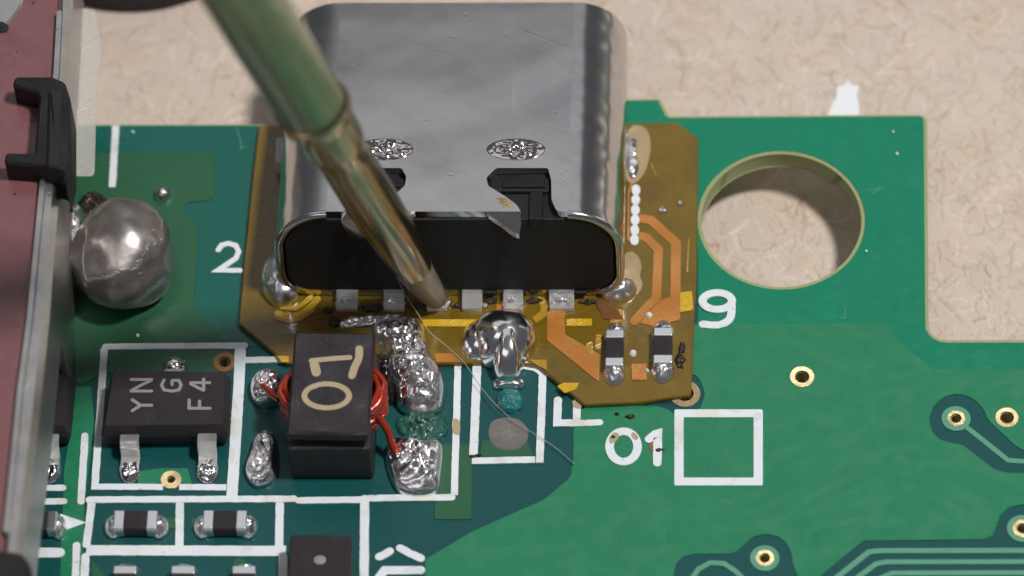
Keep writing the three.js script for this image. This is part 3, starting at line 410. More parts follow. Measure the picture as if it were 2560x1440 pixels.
// ---------------------------------------------------------------- the socket
const SH0 = 0.22, SHH = 3.26, SH1 = SH0 + SHH, ZF = U(1130, 738, SH0)[1], ZB = ZF - 7.44, SX = -1.545, SW = 8.98, TH = 0.22, RT = 1.4, RB = 0.9, PITCH = 8 * Math.PI / 180;
const usb = thing('connector_socket', 'silver metal connector socket with black plastic back on the amber flex circuit', 'connector', [SX, ZF], SH0);
{
  // the socket stands a little nose-down: built level, then turned about its front bottom edge
  const turned = (g) => { const sm = g.userData; g.translate(0, -SH0, -ZF); g.rotateX(-PITCH); g.translate(0, SH0, ZF); g.userData = sm; return g; };
  const level = (v) => { const q = v.clone().sub(V(0, SH0, ZF)).applyAxisAngle(V(1, 0, 0), PITCH).add(V(0, SH0, ZF)); return q; };
  const UL = (px, py, h) => { const e = level(EYE), d = toWorld(V(px - 1280, 720 - py, -FOCAL)).applyAxisAngle(V(1, 0, 0), PITCH), t = (h - e.y) / d.y; return [e.x + t * d.x, e.z + t * d.z]; };
  const arc = (cx, cy, r, a0, a1, n) => Array.from({ length: n + 1 }, (_, i) => { const a = a0 + (a1 - a0) * i / n; return new THREE.Vector2(cx + r * Math.cos(a), cy + r * Math.sin(a)); });
  const L = SX - SW / 2, Rr = SX + SW / 2, H = Math.PI / 2;
  const prof = (t) => [...arc(L + RT, SH1 - RT, RT - t, H, Math.PI, 16), ...arc(L + RB, SH0 + RB, RB - t, Math.PI, 3 * H, 8), ...arc(Rr - RB, SH0 + RB, RB - t, 3 * H, 4 * H, 8), ...arc(Rr - RT, SH1 - RT, RT - t, 0, H, 16)];
  const around = new THREE.ExtrudeGeometry(new THREE.Shape([...prof(0), ...prof(TH).reverse()]), { depth: ZF - ZB, bevelEnabled: false, steps: 60 }); around.translate(0, 0, ZB);
  { // stamped sides are slightly wavy
    const p = around.attributes.position; for (let i = 0; i < p.count; i++) { const x = p.getX(i), y = p.getY(i), z = p.getZ(i), e = Math.min(1, Math.max(0, (Math.abs(x - SX) - (SW / 2 - RT)) / 0.9)) * (y > SH0 + 0.4 ? 1 : 0); p.setXYZ(i, x + e * 0.008 * n3(x * 2, y * 2, z * 1.3), y + e * 0.008 * n3(x * 2 + 9, y * 2, z * 1.3), z); }
  }
  const q = (x, y) => UL(x, y, SH1), fx = (x) => q(x, 526)[0];
  const plate = rounded([[L + RT, ZB, 0], [Rr - RT, ZB, 0], [Rr - RT, ZF, 0], [fx(1392), ZF, 0.12], q(1379, 500), q(1378, 450), q(1370, 420), q(1240, 420), q(1216, 444), q(1220, 464), q(1262, 490), q(1292, 512), [fx(1302), ZF, 0.02], [fx(942), ZF, 0.02], q(948, 512), q(984, 490), q(1012, 464), q(1016, 442), q(1004, 420), q(880, 420), q(872, 446), q(872, 500), [fx(868), ZF, 0.1], [L + RT, ZF, 0]], 0.07);
  const top = slab(plate, SH1 - TH, SH1);
  // tongues of the plate bent down over the plastic beside the slots
  const tongue = (pts) => { const g = slab(pts, SH1 - TH * 0.8, SH1 - 0.004), p = g.attributes.position; for (let i = 0; i < p.count; i++) { const d = Math.max(0, p.getZ(i) - ZF); p.setXYZ(i, p.getX(i), p.getY(i) - d * 0.8, ZF + Math.min(0, p.getZ(i) - ZF) + d * 0.7); } return turned(g); };
  for (const pts of [[[1300, 0], [1303, 0.3], [1298, 0.55], [1282, 0.5], [1256, 0.3], [1214, 0.02], [1212, 0]], [[944, 0], [941, 0.3], [946, 0.55], [962, 0.5], [988, 0.3], [1036, 0.02], [1038, 0]]]) obj('bent_tongue', tongue(pts.map(([x, d]) => [fx(x), ZF + d])), M.shell, usb);
  obj('shell_top', turned(top), M.shell, usb); around.userData.crease = 0.5; obj('shell_side', turned(around), M.shellSide, usb);
  // front lip: a rounded rim following the shell's edge
  const lipPts = prof(TH / 2).map((v) => V(v.x, v.y, ZF)); const lipG = (a, b) => { const g = new THREE.TubeGeometry(new THREE.CatmullRomCurve3(lipPts.slice(a, b), false, 'centripetal'), 90, TH * 0.56, 8); g.userData.smooth = true; return turned(g); };
  obj('front_lip', [lipG(0, 22), lipG(28, 52)], M.shellSide, usb);
  obj('burnt_residue', turned(dome([[1240, 496], [1262, 494], [1282, 508], [1290, 520], [1276, 524], [1256, 518], [1242, 508]], SH1 - 0.02, 0.06, { lump: 0.08, freq: 5, rings: 10, U: UL })), M.tanPad, usb);
  // bent grey tab hanging over the plastic
  const tab = (pts, name) => { const n = pts.length, p = [], id = [], g = new THREE.BufferGeometry(); for (const o of [0, 1]) pts.forEach(([x, y, h]) => { const v = U3(x, y, h); p.push(v.x, v.y - 0.1 * o, v.z - 0.1 * o); }); for (let i = 1; i + 1 < n; i++) id.push(0, i + 1, i, n, n + i, n + i + 1); for (let i = 0; i < n; i++) { const k = (i + 1) % n; id.push(i, k, n + i, k, n + k, n + i); } g.setAttribute('position', new THREE.Float32BufferAttribute(p, 3)); g.setIndex(id); return obj(name, g, M.shell, usb); };
  tab([[852, 552, 3.3], [858, 530, 3.5], [872, 522, 3.52], [898, 545, 3.35], [918, 590, 2.8], [904, 600, 2.7], [872, 598, 2.7]], 'bent_tab');
  // plastic body, a little proud of the shell's edge
  const bg = new THREE.ExtrudeGeometry(new THREE.Shape(prof(TH + 0.03)), { depth: 5.4, bevelEnabled: true, bevelThickness: 0.05, bevelSize: 0.05, bevelOffset: -0.05, bevelSegments: 2 }); bg.translate(0, 0, ZF + 0.06 - 5.45); obj('plastic_body', turned(bg), M.blackPlastic, usb);
  // plastic latch blocks seen in the slots
  for (const [x0, x1, xs] of [[1224, 1376, 1340], [876, 1012, 912]]) { const a = UL(x0, 448, SH1 - 0.25), b = UL(x1, 490, SH1 - 0.25), w = b[0] - a[0], mz = (a[1] + b[1]) / 2; obj('plastic_latch', [box(w - 0.04, 0.4, 0.46, 0.06, (a[0] + b[0]) / 2, SH1 - 0.34, mz), box(0.36, 0.36, 1.1, 0.05, UL(xs, 500, SH1 - 0.25)[0], SH1 - 0.36, mz + 0.6), box(w * 0.7, 0.1, 0.2, 0.03, (a[0] + b[0]) / 2 + 0.1, SH1 - 0.13, mz + 0.02)].map(turned), M.blackPlastic, usb); }
  for (const [x, y] of [[1290, 374], [960, 374]]) obj('spot_weld', turned(dome(ell(x, y, 74, 27, 18), SH1 - 0.004, 0.05, { lump: 0.07, freq: 2.6, b: 0.35, rings: 30, m: 5, seed: x, U: UL })), M.weld, usb);
  for (const [x, y] of [[1100, 722], [1225, 724], [1300, 722], [1450, 718], [870, 722]]) obj('plastic_burr', box(0.34, 0.16, 0.1, 0.04, U(x, y, 0.5)[0], 0.42, ZF + 0.06), M.blackPlastic, usb);
  // solder tails
  for (const [x, w] of [[867, 54], [985, 52], [1092, 50], [1180, 50], [1283, 50], [1404, 62]]) {
    const [cx, cz] = U(x, 746, 0.4), ww = w / 97;
    const p = new THREE.Shape([[0, 0], [0.5, 0], [0.5, 0.14], [0.34, 0.15], [0.14, 0.3], [-0.4, 0.3], [-0.4, 0.16], [0.02, 0.16]].map(([a, b]) => new THREE.Vector2(a, b))), g = new THREE.ExtrudeGeometry(p, { depth: ww - 0.04, bevelEnabled: true, bevelSize: 0.02, bevelThickness: 0.02, bevelOffset: -0.02, bevelSegments: 1 });
    g.rotateY(-Math.PI / 2); g.translate(cx + ww / 2 - 0.02, FY + 0.01, cz - 0.22); obj('solder_tail', g, M.tin, usb);
  }
  // mounting legs bent down from the shell
  for (const [x, y] of [[692, 705], [1560, 705], [1578, 390], [690, 400]]) { const [cx, cz] = U(x, y, 0.5); obj('mounting_leg', box(0.24, 0.6, 0.8, 0.05, cx + (cx < SX ? 0.12 : -0.14), 0.4, cz - 0.2), M.tin, usb); }
}

// ---------------------------------------------------------------- solder joints
const joint = (label, geos, mat = M.solder, group) => { const list = [].concat(geos); const g = list[0]; g.computeBoundingBox(); const c = g.boundingBox.getCenter(V(0, 0, 0)); const t = thing('solder_joint', label, 'solder', [c.x, c.z], g.boundingBox.min.y, group); obj('solder', list, mat, t); return t; };
joint('rounded silver solder at socket leg above the yellow arc', [dome([[668, 650], [690, 632], [712, 660], [716, 730], [745, 736], [748, 750], [722, 768], [690, 768], [660, 742], [652, 700]], FY, 0.62, { b: 0.5, top: [694, 728], lump: 0.05, freq: 2 })], M.solderSatin);
joint('curved silver solder at socket leg beside the orange traces', [dome([[1502, 738], [1530, 728], [1548, 712], [1566, 700], [1586, 708], [1594, 728], [1580, 748], [1550, 758], [1518, 754]], FY, 0.45, { b: 0.55, lump: 0.04, freq: 2 })], M.solderSatin);
joint('flat solder in the rear leg slot beside the shell', [dome([[1572, 352], [1584, 344], [1594, 352], [1592, 392], [1598, 420], [1584, 446], [1572, 438]], FY + 0.03, 0.14, { lump: 0.06, freq: 4 })]);
joint('large wrinkled solder ball joining the metal tab to the board', (() => {
  const c = U3(308, 632, 1.08), g0 = new THREE.SphereGeometry(1, 110, 72), p = g0.attributes.position;
  for (let i = 0; i < p.count; i++) { const x = p.getX(i), y = p.getY(i), z = p.getZ(i), n = 1 + 0.075 * n3(x * 1.1, y * 1.1, z * 1.1) + 0.008 * (0.5 - Math.abs(n3(x * 1.8 + 3, y * 1.8, z * 1.8))); const low = y < -0.2 ? 1 + 0.22 * (-0.2 - y) : 1; p.setXYZ(i, c.x + 1.34 * x * n * low, c.y + 1.25 * Math.max(y, -0.84) * n, c.z + 1.5 * z * n * low); }
  let g = g0; g.deleteAttribute('uv'); g.deleteAttribute('normal'); g = mergeVertices(g, 1e-4); g.computeVertexNormals(); g.userData.smooth = true; return g;
})(), M.solderBall);
joint('silver solder smear filling the gap between the metal tab and the solder ball', [dome([[150, 560], [180, 540], [214, 548], [236, 590], [230, 680], [200, 730], [166, 700], [150, 640]], 0.06, 1.5, { b: 0.5, lump: 0.12, freq: 1.6, rings: 20 })], M.solderRough);
joint('small silver solder bead on the dark green copper', [dome(ell(408, 490, 22, 20, 12), 0.03, 0.32, { b: 0.5 })]);
joint('lumpy crumpled solder mass beside the marked black inductor', [dome([[934, 880], [926, 830], [956, 804], [1010, 798], [1052, 812], [1074, 856], [1082, 900], [1106, 940], [1112, 990], [1096, 1030], [1050, 1040], [1002, 1028], [982, 980], [962, 930]], 0.1, 0.95, { b: 0.6, lump: 0.12, freq: 1.2, ridge: 0.2, rfreq: 1.8, rings: 40, m: 9, top: [1030, 920] })], M.solderRough);
joint('black glossy burnt flux between the inductor and the crumpled solder', [dome([[940, 900], [960, 880], [984, 900], [992, 960], [986, 1010], [952, 1000], [940, 950]], 0.06, 0.55, { b: 0.5, lump: 0.12, freq: 3, rings: 18 })], M.fluxWet);
joint('smooth shiny teardrop of solder flowing from flex to board pad', [dome([[1176, 866], [1182, 824], [1218, 798], [1264, 792], [1312, 800], [1342, 830], [1344, 876], [1318, 912], [1270, 922], [1208, 914]], 0.06, 1.0, { b: 0.52, rings: 26, m: 8, top: [1264, 856] }), dome([[1148, 880], [1154, 838], [1186, 810], [1230, 804], [1262, 830], [1258, 880], [1222, 908], [1176, 908]], 0.05, 0.6, { b: 0.55, rings: 20, m: 8 }), dome([[1222, 850], [1244, 818], [1292, 818], [1316, 850], [1308, 905], [1306, 948], [1292, 962], [1250, 962], [1236, 946], [1230, 900]], 0.05, 0.98, { a: 2.6, b: 0.6, rings: 24, m: 8, top: [1272, 872] }), dome([[1234, 952], [1270, 944], [1310, 950], [1308, 970], [1270, 974], [1236, 972]], 0.04, 0.2, { b: 0.5 })]);
joint('dull grey oval solder pad inside the white printed box', [dome([[1226, 1060], [1250, 1046], [1292, 1048], [1318, 1070], [1316, 1106], [1290, 1124], [1248, 1122], [1224, 1100]], 0.034, 0.1, { b: 0.4, lump: 0.06, freq: 4 })], M.solderDull);
joint('wet teal mask drop below the solder teardrop', [dome([[1244, 986], [1256, 976], [1296, 976], [1308, 990], [1306, 1022], [1284, 1034], [1254, 1030], [1242, 1014]], 0.02, 0.22, { b: 0.5, lump: 0.05 })], M.tealWet);
joint('glossy green flux film below the crumpled solder', [dome([[990, 1050], [1020, 1036], [1070, 1034], [1112, 1046], [1116, 1090], [1080, 1102], [1020, 1098], [996, 1080]], 0.02, 0.12, { lump: 0.08, freq: 4, b: 0.4, rings: 20 })], M.wetMask);
joint('bright lumpy solder at the lower corner of the inductor', [dome([[965, 1120], [985, 1098], [1020, 1100], [1060, 1108], [1104, 1110], [1106, 1180], [1090, 1235], [1000, 1235], [970, 1180]], 0.04, 0.55, { b: 0.5, lump: 0.12, freq: 2, rings: 26 })], M.solderRough);
joint('grey faceted solder at the upper wire end of the inductor', [dome([[628, 960], [650, 938], [690, 934], [712, 960], [700, 1010], [650, 1018], [630, 1000]], 0.04, 0.6, { b: 0.5, lump: 0.1, freq: 3 })], M.solderRough);
joint('crumpled solder at the lower wire end of the inductor', [dome([[628, 1140], [640, 1100], [668, 1082], [686, 1090], [690, 1200], [640, 1220], [614, 1186]], 0.04, 0.55, { b: 0.5, lump: 0.2, freq: 4, rings: 20 })], M.solderRough);
joint('dark pinkish solder smear between socket tails and the inductor', [dome([[850, 806], [880, 796], [960, 792], [1010, 790], [1020, 806], [950, 822], [852, 822]], FY, 0.22, { b: 0.5, lump: 0.1, freq: 3, m: 8 })], M.solderRough);
joint('tiny white solder bead beside the iron tip', [dome([[1116, 762], [1126, 750], [1132, 752], [1128, 764], [1118, 770]], FY + 0.02, 0.12, { b: 0.5 })]);
joint('tiny round solder bead below the fourth socket tail', [dome(ell(1214, 765, 7, 7, 8), FY + 0.02, 0.1, { b: 0.5 })]);
for (const [x, txt] of [[867, 'first'], [985, 'second'], [1283, 'fifth'], [1404, 'sixth']]) joint(`thin solder fillet at the ${txt} socket tail, counted from the yellow arc`, [dome([[x - 30, 756], [x - 10, 750], [x + 28, 752], [x + 32, 762], [x + 4, 768], [x - 28, 766]], FY + 0.02, 0.22, { b: 0.6, lump: 0.06, freq: 4 })], M.solderSatin);
{
  const t = thing('flux_residue', 'dark brown burnt flux patch beside the large solder ball', 'flux', U(228, 570), 0.04);
  obj('residue', dome([[196, 470], [228, 452], [262, 468], [270, 520], [250, 580], [226, 600], [200, 570], [188, 520]].map(([x, y]) => [x + 6, y + 34]), 0.04, 0.75, { lump: 0.16, freq: 2.2, b: 0.6, rings: 20 }), M.flux, t);
}

// ---------------------------------------------------------------- small parts
// chip with two soldered end caps; at = photo pixel of the middle of its top, along = turned lengthwise across the photo
function chip(name, label, at, h, len, wid, tall, across, cap, fillets, group, mats = [M.epoxy, M.solderSatin, M.solderSatin]) {
  const top = h + tall, [x, z] = U(at[0], at[1], top), t = thing(name, label, 'chip component', [x, z], h, group);
  const B = (l, hh, w, r, o, y) => { const g = across ? box(l, hh, w, r, x + o, y, z) : box(w, hh, l, r, x, y, z + o); return g; };
  obj('body', B(len - cap * 1.6, tall * 0.97, wid * 0.97, 0.03, 0, h + tall / 2 - 0.006), mats[0], t);
  for (const s of [-1, 1]) {
    const e = obj('end_cap', B(cap, tall, wid, 0.04, s * (len - cap) / 2, h + tall / 2), mats[1], t);
    if (!fillets) continue;
    const ox = across ? s * (len / 2 + 0.02) : 0, oz = across ? 0 : s * (len / 2 + 0.02), f = Array.from({ length: 14 }, (_, i) => { const a = i / 14 * 2 * Math.PI; return [x + ox + Math.cos(a) * (across ? fillets : wid * 0.62), z + oz + Math.sin(a) * (across ? wid * 0.62 : fillets)]; });
    const inv = f.map(([a, b]) => { const c = V(a, h, b).sub(EYE), d = V(c.dot(toWorld(V(1, 0, 0))), c.dot(toWorld(V(0, 1, 0))), c.dot(toWorld(V(0, 0, 1)))); return [1280 + FOCAL * d.x / -d.z, 720 - FOCAL * d.y / -d.z]; });
    obj('solder_fillet', dome(inv, h - 0.005, tall * 0.82, { b: 0.75, lump: 0.03, freq: 4, rings: 12, seed: at[0] + s }), mats[2], e);
  }
  return t;
}
chip('chip_resistor', 'small black chip resistor on the amber flex next to the wide orange trace', [1536, 868], FY + 0.01, 1.12, 0.48, 0.34, false, 0.27, 0.4, 'chip resistors on the flex circuit');
chip('chip_resistor', 'small black chip resistor near the edge of the amber flex', [1657, 862], FY + 0.01, 1.1, 0.5, 0.34, false, 0.27, 0.4, 'chip resistors on the flex circuit');
chip('chip_resistor', 'black chip component in the white box row under the three legged transistor', [338, 1298], 0.05, 1.12, 0.55, 0.42, true, 0.28, 0.26, 'chip components in the printed row');
chip('chip_resistor', 'black chip component in the white box next to the row divider and the inductor', [562, 1298], 0.05, 1.12, 0.55, 0.42, true, 0.28, 0.26, 'chip components in the printed row');
chip('chip_resistor', 'dark chip component under the red module beside the white arrow', [88, 1300], 0.05, 1.1, 0.55, 0.42, true, 0.26, 0.2, 'chip components in the printed row');
for (const [x, d] of [[310, 'under the row box with the arrow'], [455, 'in the middle of the lowest printed row'], [608, 'at the end of the lowest printed row']]) chip('chip_resistor', `dark chip component ${d}`, [x, 1452], 0.05, 0.9, 0.6, 0.42, false, 0.24, 0.2, 'chip components in the lowest row');
{
  const t = thing('integrated_circuit', 'black rectangular component in the lowest white printed box', 'component', U(800, 1450), 0.05);
  obj('body', box(1.55, 0.9, 1.9, 0.08, ...U3(800, 1440, 0.5).toArray()), M.epoxy, t); obj('dimple', dome(ell(800, 1400, 16, 12, 10), 0.945, 0.03, { rings: 4 }), M.greyInk, t);
}
// transistors: moulded body, two front leads, one rear lead
function transistor(name, label, pxTop, marks, group) {
  const HT = 1.02, c = UU(pxTop, HT), ctr = c.reduce((s, p) => [s[0] + p[0] / 4, s[1] + p[1] / 4], [0, 0]), t = thing(name, label, 'transistor', ctr, 0.05, group);
  const grow = (p, k) => p.map(([x, z]) => [ctr[0] + (x - ctr[0]) * k, ctr[1] + (z - ctr[1]) * k]);
  const lvl = [[HT, 1], [0.6, 1.09], [0.52, 1.09], [0.1, 1.02]], pos = [], id = []; const ring = (k) => rounded(grow(c, k), 0.06, 3);
  lvl.forEach(([y, k]) => ring(k).forEach(([x, z]) => pos.push(x, y, z))); const n = ring(1).length;
  for (let l = 0; l < 3; l++) for (let i = 0; i < n; i++) { const j = (i + 1) % n, a = l * n; id.push(a + i, a + n + i, a + j, a + j, a + n + i, a + n + j); }
  const g = new THREE.BufferGeometry(); g.setAttribute('position', new THREE.Float32BufferAttribute(pos, 3)); g.setIndex(id);
  const cap = slab(ring(1), HT - 0.03, HT); const body = obj('body', [g, cap], M.epoxy, t);
  for (const m of marks) obj('marking', ribbon(UU(m, HT), 0.085, HT, HT + 0.006 + 0.002 * rnd(), false), M.greyInk, body);
  const zf = Math.max(...c.map((p) => p[1])), zb = Math.min(...c.map((p) => p[1])), x0 = Math.min(...c.map((p) => p[0])), x1 = Math.max(...c.map((p) => p[0])), w = x1 - x0;
  const lead = (x, s, z) => { const p = [[-0.2, 0.62], [0.24, 0.62], [0.38, 0.48], [0.44, 0.16], [0.86, 0.12], [0.86, 0.02], [0.34, 0.04], [0.26, 0.42], [0.16, 0.5], [-0.2, 0.5]], q = new THREE.ExtrudeGeometry(new THREE.Shape(p.map(([a, b]) => new THREE.Vector2(a, b))), { depth: 0.44, bevelEnabled: true, bevelSize: 0.02, bevelThickness: 0.02, bevelOffset: -0.02, bevelSegments: 1 }); q.translate(0, 0, -0.22); q.rotateY(s > 0 ? -Math.PI / 2 : Math.PI / 2); q.translate(x, 0.05, z); return q; };
  for (const f of [0.2, 0.86]) { const e = obj('lead', lead(x0 + w * f, 1, zf), M.tin, t); const px = [x0 + w * f, zf + 0.72]; obj('solder_fillet', dome(Array.from({ length: 12 }, (_, i) => { const a = i / 12 * 6.2832, v = V(px[0] + 0.3 * Math.cos(a), 0.05, px[1] + 0.42 * Math.sin(a)).sub(EYE), d = V(v.dot(toWorld(V(1, 0, 0))), v.dot(toWorld(V(0, 1, 0))), v.dot(toWorld(V(0, 0, 1)))); return [1280 + FOCAL * d.x / -d.z, 720 - FOCAL * d.y / -d.z]; }), 0.04, 0.2, { lump: 0.06, freq: 4, b: 0.6, seed: f * 9 }), M.solder, e); }
  const e = obj('lead', lead(x0 + w * 0.53, -1, zb), M.tin, t); obj('solder_fillet', dome(ell(438, 918, 30, 24, 12).map(([x, y]) => [x + (pxTop[0][0] - 284), y + (pxTop[0][1] - 927)]), 0.04, 0.3, { b: 0.6 }), M.solder, e);
  return t;
}
transistor('transistor', 'black three legged transistor marked YN 6 F4 inside the white printed box', [[284, 928], [562, 929], [556, 1060], [262, 1064]], [
  [[328, 949], [379, 949]], [[328, 977], [353, 963], [379, 949.5]].slice(0, 2).concat([[378, 951]]), [[328, 978], [379, 978]], [[331, 1000], [351, 1013]], [[331, 1027], [351, 1014]], [[353, 1013.5], [379, 1013.5]],
  [[410, 950], [404, 963], [410, 975], [430, 978], [447, 975], [453, 963], [447, 951], [433, 951]], [[430, 962], [430, 952]],
  [[472, 1021], [525, 1021]], [[473, 1017], [473, 1000]], [[499, 1017], [499, 1003]], [[477, 957], [524, 957]], [[477, 960], [506, 975]], [[509, 976], [509, 948]],
]);
transistor('transistor', 'black transistor mostly hidden under the edge of the red module', [[-110, 934], [172, 936], [160, 1062], [-130, 1064]], []);

// inductor: ferrite plate over a wound core
{
  const HT = 2.15, top = UU([[737, 829], [938, 831], [921, 1086], [716, 1082]], HT), c = top.reduce((s, p) => [s[0] + p[0] / 4, s[1] + p[1] / 4], [0, 0]), t = thing('wire_wound_inductor', 'black ferrite inductor marked 01 with bright red wire at its sides', 'inductor', c, 0.05);
  const sc = (k, kz = k) => top.map(([x, z]) => [c[0] + (x - c[0]) * k, c[1] + (z - c[1]) * kz]);
  const plate = obj('top_plate', slab(rounded(sc(1), 0.07), 1.83, HT, [], 0.06), M.ferrite, t);
  obj('bottom_plate', slab(rounded(sc(1.02), 0.1), 0.05, 0.72, [], 0.05), M.ferrite, t);
  obj('core', slab(rounded(sc(0.8, 0.9), 0.2), 0.7, 1.85), M.ferrite, t);
  const fz = top[2][1], fx0 = top[3][0], fx1 = top[2][0]; obj('end_block', box(fx1 - fx0 + 0.04, 1.45, 0.8, 0.07, (fx0 + fx1) / 2, 0.78, fz - 0.36), M.ferrite, t);
  for (let k = 0; k < 16; k++) { // turns bulge out on both sides between the plates
    const y = 0.72 + (k % 8) * 0.135, out = k > 7 ? 1.3 : 1.18, pts = []; for (let i = 0; i < 40; i++) { const a = i / 40 * 2 * Math.PI; pts.push(V(c[0] + out * Math.cos(a) * (1 + 0.04 * n2(k, i * 0.2)), y + 0.06 * Math.sin(a * 2 + k) + 0.05 * n2(k * 3, Math.cos(a)), c[1] - 0.1 + 0.92 * Math.sin(a))); }
    const g = new THREE.TubeGeometry(new THREE.CatmullRomCurve3(pts, true), 80, 0.08, 7, true); g.userData.smooth = true; obj('wire_turn', g, M.wire, t);
  }
  const end = (pts) => obj('wire_end', tube(pts.map(([x, y, h]) => U3(x, y, h)), 0.1, 30, 7), M.wire, t);
  end([[700, 1000, 1.2], [680, 985, 0.95], [664, 970, 0.7], [655, 962, 0.5]]); end([[945, 1040, 1.2], [968, 1075, 0.9], [978, 1105, 0.6], [990, 1130, 0.4]]);
  const ink = (pts, w, closed) => obj('marking', ribbon(closed ? UU(pts, HT) : smoothLine(UU(pts, HT), 4), w / 98, HT, HT + 0.008 + rnd() * 0.003, closed), M.tanInk, plate);
  ink([[779, 902], [830, 897], [874, 894]], 14); ink([[786, 912], [791, 932]], 23); ink([[898, 872], [897, 895], [886, 920], [880, 940]], 19); ink(ell(817, 990, 56, 30, 26), 14, true); ink([[792, 966], [770, 974], [759, 992]], 10);
}

// ---------------------------------------------------------------- the red module standing over the left of the board
{
  const HM = 5, m = thing('red_display_module', 'tall module with dull red top, silver metal frame and black plastic clip', 'module', U(60, 700, HM), 2.6);
  const edge = [[146, -120], [142, 40], [134, 190], [104, 420], [86, 610], [68, 800], [44, 978], [27, 1155], [9, 1333], [-8, 1500]], out = [[186, -120], [181, 20], [170, 190], [152, 430], [138, 590], [122, 800], [94, 1067], [67, 1289], [46, 1500]];
  obj('top_film', slab([...UU(edge, HM), ...UU([[-500, 1500], [-500, -120]], HM)], HM - 0.9, HM - 0.05, [], 0.03), M.film, m, { label: 'dull dark red top film' });
  const band = [...UU(out, HM), ...UU([...edge].reverse(), HM)];
  obj('metal_frame', slab(band, 2.7, HM + 0.06, [], 0.16), M.frame, m);
  obj('frame_lip', ribbon(UU(edge.slice(1, 9).map(([x, y]) => [x + 8, y]), HM), 0.13, HM, HM + 0.16), M.frame, m);
  // soldered metal tab under the frame
  const tabPts = [[128, 586], [200, 590], [203, 760], [196, 880], [182, 985], [168, 975], [112, 960]];
  const a = U(196, 610, 0.05), b = U(180, 985, 0.05); const wall = slab([[a[0] - 0.16, a[1] - 0.3], [a[0], a[1] - 0.3], [b[0], b[1]], [b[0] - 0.16, b[1]]], 0.05, 3.0, [], 0.03); obj('metal_tab', wall, M.frame, m);
  const bot = slab(UU([...out.slice(1, 8).map(([x, y]) => [x - 6, y]), [20, 1380], [-300, 1380], [-300, 20]], 2.7), 2.4, 2.72); obj('back_plate', bot, M.blackPlastic, m);
  const clip = (n, pts, h0, h1, mat, r = 0.12) => obj(n, slab(rounded(UU(pts, h1), r), h0, h1, [], 0.06), mat, m);
  clip('black_clip', [[30, 214], [38, 190], [130, 190], [162, 204], [177, 250], [177, 400], [164, 462], [158, 430], [108, 415], [10, 408], [14, 380], [86, 382], [98, 240], [90, 230]], 4.4, HM + 0.7, M.blackPlastic, 0.1);
  clip('clip_rib', [[122, 222], [154, 224], [148, 420], [116, 414]], HM + 0.6, HM + 0.82, M.rubber, 0.04);
  clip('black_corner', [[-40, 1372], [52, 1380], [80, 1420], [70, 1500], [-40, 1500]], 4.0, HM + 0.3, M.blackPlastic, 0.2);
  clip('dark_notch', [[-40, 48], [12, 50], [22, 62], [18, 78], [-40, 82]], HM - 0.3, HM + 0.02, M.rubber, 0.08);
  clip('grey_patch', [[-60, -60], [70, -60], [52, 20], [20, 60], [-60, 120]], HM - 0.3, HM + 0.012, M.frame, 0.2);
  obj('clear_film', slab(rounded(UU([[178, 20], [238, 22], [244, 60], [254, 120], [252, 150], [242, 210], [236, 440], [180, 440], [182, 200]], 3), 0.15), 2.96, 3.0), M.clearFilm, m, { label: 'clear plastic strip along the metal frame' });
}

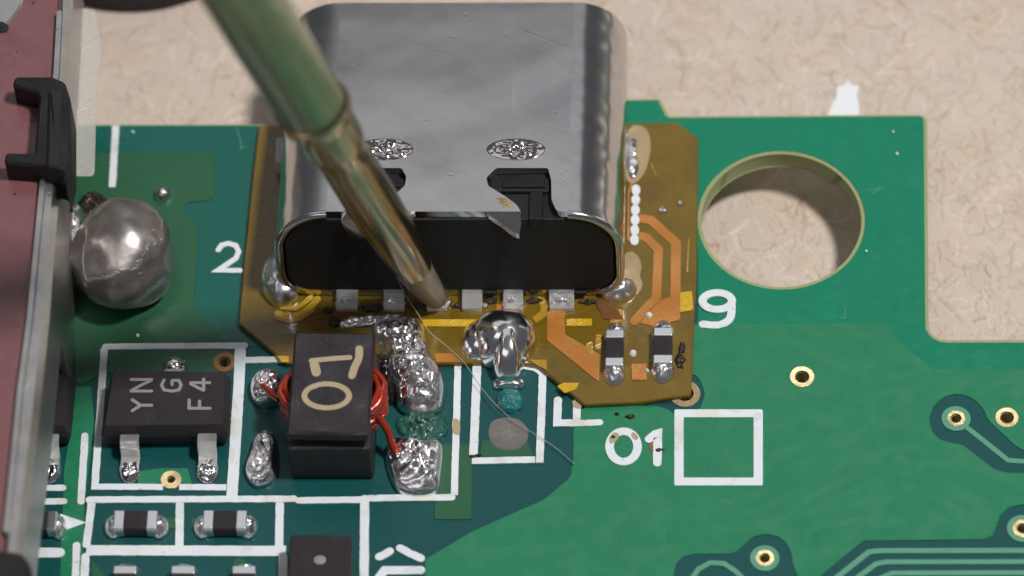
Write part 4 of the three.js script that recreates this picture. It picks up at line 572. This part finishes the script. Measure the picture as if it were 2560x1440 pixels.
// ---------------------------------------------------------------- soldering iron
{
  const tip = U3(1080, 743, 0.5), dir = U3(613, 0, 17).sub(tip).normalize(), t = thing('soldering_iron', 'bronze coloured soldering iron with its fine tip touching the socket tails', 'soldering iron', [tip.x, tip.z], tip.y);
  const q = new THREE.Quaternion().setFromUnitVectors(V(0, 1, 0), dir);
  const lathe = (name, prof, mat, bend = 0) => { const g = new THREE.LatheGeometry(prof.map(([r, y]) => new THREE.Vector2(r, y)), 64), p = g.attributes.position; for (let i = 0; i < p.count; i++) { const y = p.getY(i), k = Math.max(0, 1.6 - y); p.setX(i, p.getX(i) * (1 - 0.04 * k) + bend * k * k); } g.applyQuaternion(q); g.translate(tip.x, tip.y, tip.z); g.deleteAttribute('uv'); return obj(name, g, mat, t); };
  lathe('tip', [[0.001, -0.26], [0.15, -0.24], [0.27, -0.15], [0.34, 0.0], [0.39, 0.5], [0.44, 1.2], [0.5, 2.0]], M.ironTip, 0.04);
  lathe('shaft', [[0.5, 2.0], [0.57, 3.1], [0.64, 4.6], [0.67, 6.2], [0.665, 8.6], [0.68, 9.2], [0.74, 9.4], [0.77, 9.7], [0.77, 11.8]], M.iron);
  lathe('barrel', [[0.6, 11.2], [0.78, 11.25], [0.84, 11.45], [0.86, 11.8], [0.87, 14], [0.88, 18], [0.9, 24], [0.95, 46], [0, 46]], M.ironBarrel);
  lathe('collar_ring', [[0.76, 11.0], [0.88, 11.02], [0.925, 11.2], [0.93, 11.6], [0.87, 11.72]], M.iron);
}
// ---------------------------------------------------------------- black object at the top, hair, fibres
{
  const e = U(330, 34, CARD_Y), c = V(e[0], CARD_Y, e[1] - 4), t = thing('black_rubber_foot', 'round black rubber object on the cardboard behind the module', 'rubber foot', [c.x, c.z], CARD_Y);
  const g = new THREE.LatheGeometry([[0, 0], [3.8, 0], [4, 0.2], [4, 1.4], [3.8, 2.0], [3.2, 2.4], [0, 2.5]].map(([r, y]) => new THREE.Vector2(r, y)), 90); g.translate(c.x, CARD_Y, c.z); obj('body', g, M.rubber, t);
}
{
  const path = [[902, 592, 2.5], [925, 606, 2.3], [962, 640, 1.9], [986, 680, 1.4], [1012, 735, 0.9], [1035, 770, 0.75], [1055, 800, 0.6], [1072, 828, 0.5], [1118, 866, 0.4], [1160, 906, 0.35], [1200, 965, 0.25], [1250, 1022, 0.28], [1300, 1062, 0.22], [1345, 1090, 0.15], [1390, 1120, 0.12], [1436, 1160, 0.08]];
  const f = path.map(([x, y, h]) => U3(x, y, h)); const t = thing('hair', 'thin pale hair lying across the socket, flex and board', 'hair', [f[15].x, f[15].z], 0.05); obj('strand', tube(f, 0.009, 120, 6), M.hair, t);
}
renderer.render(scene, camera);
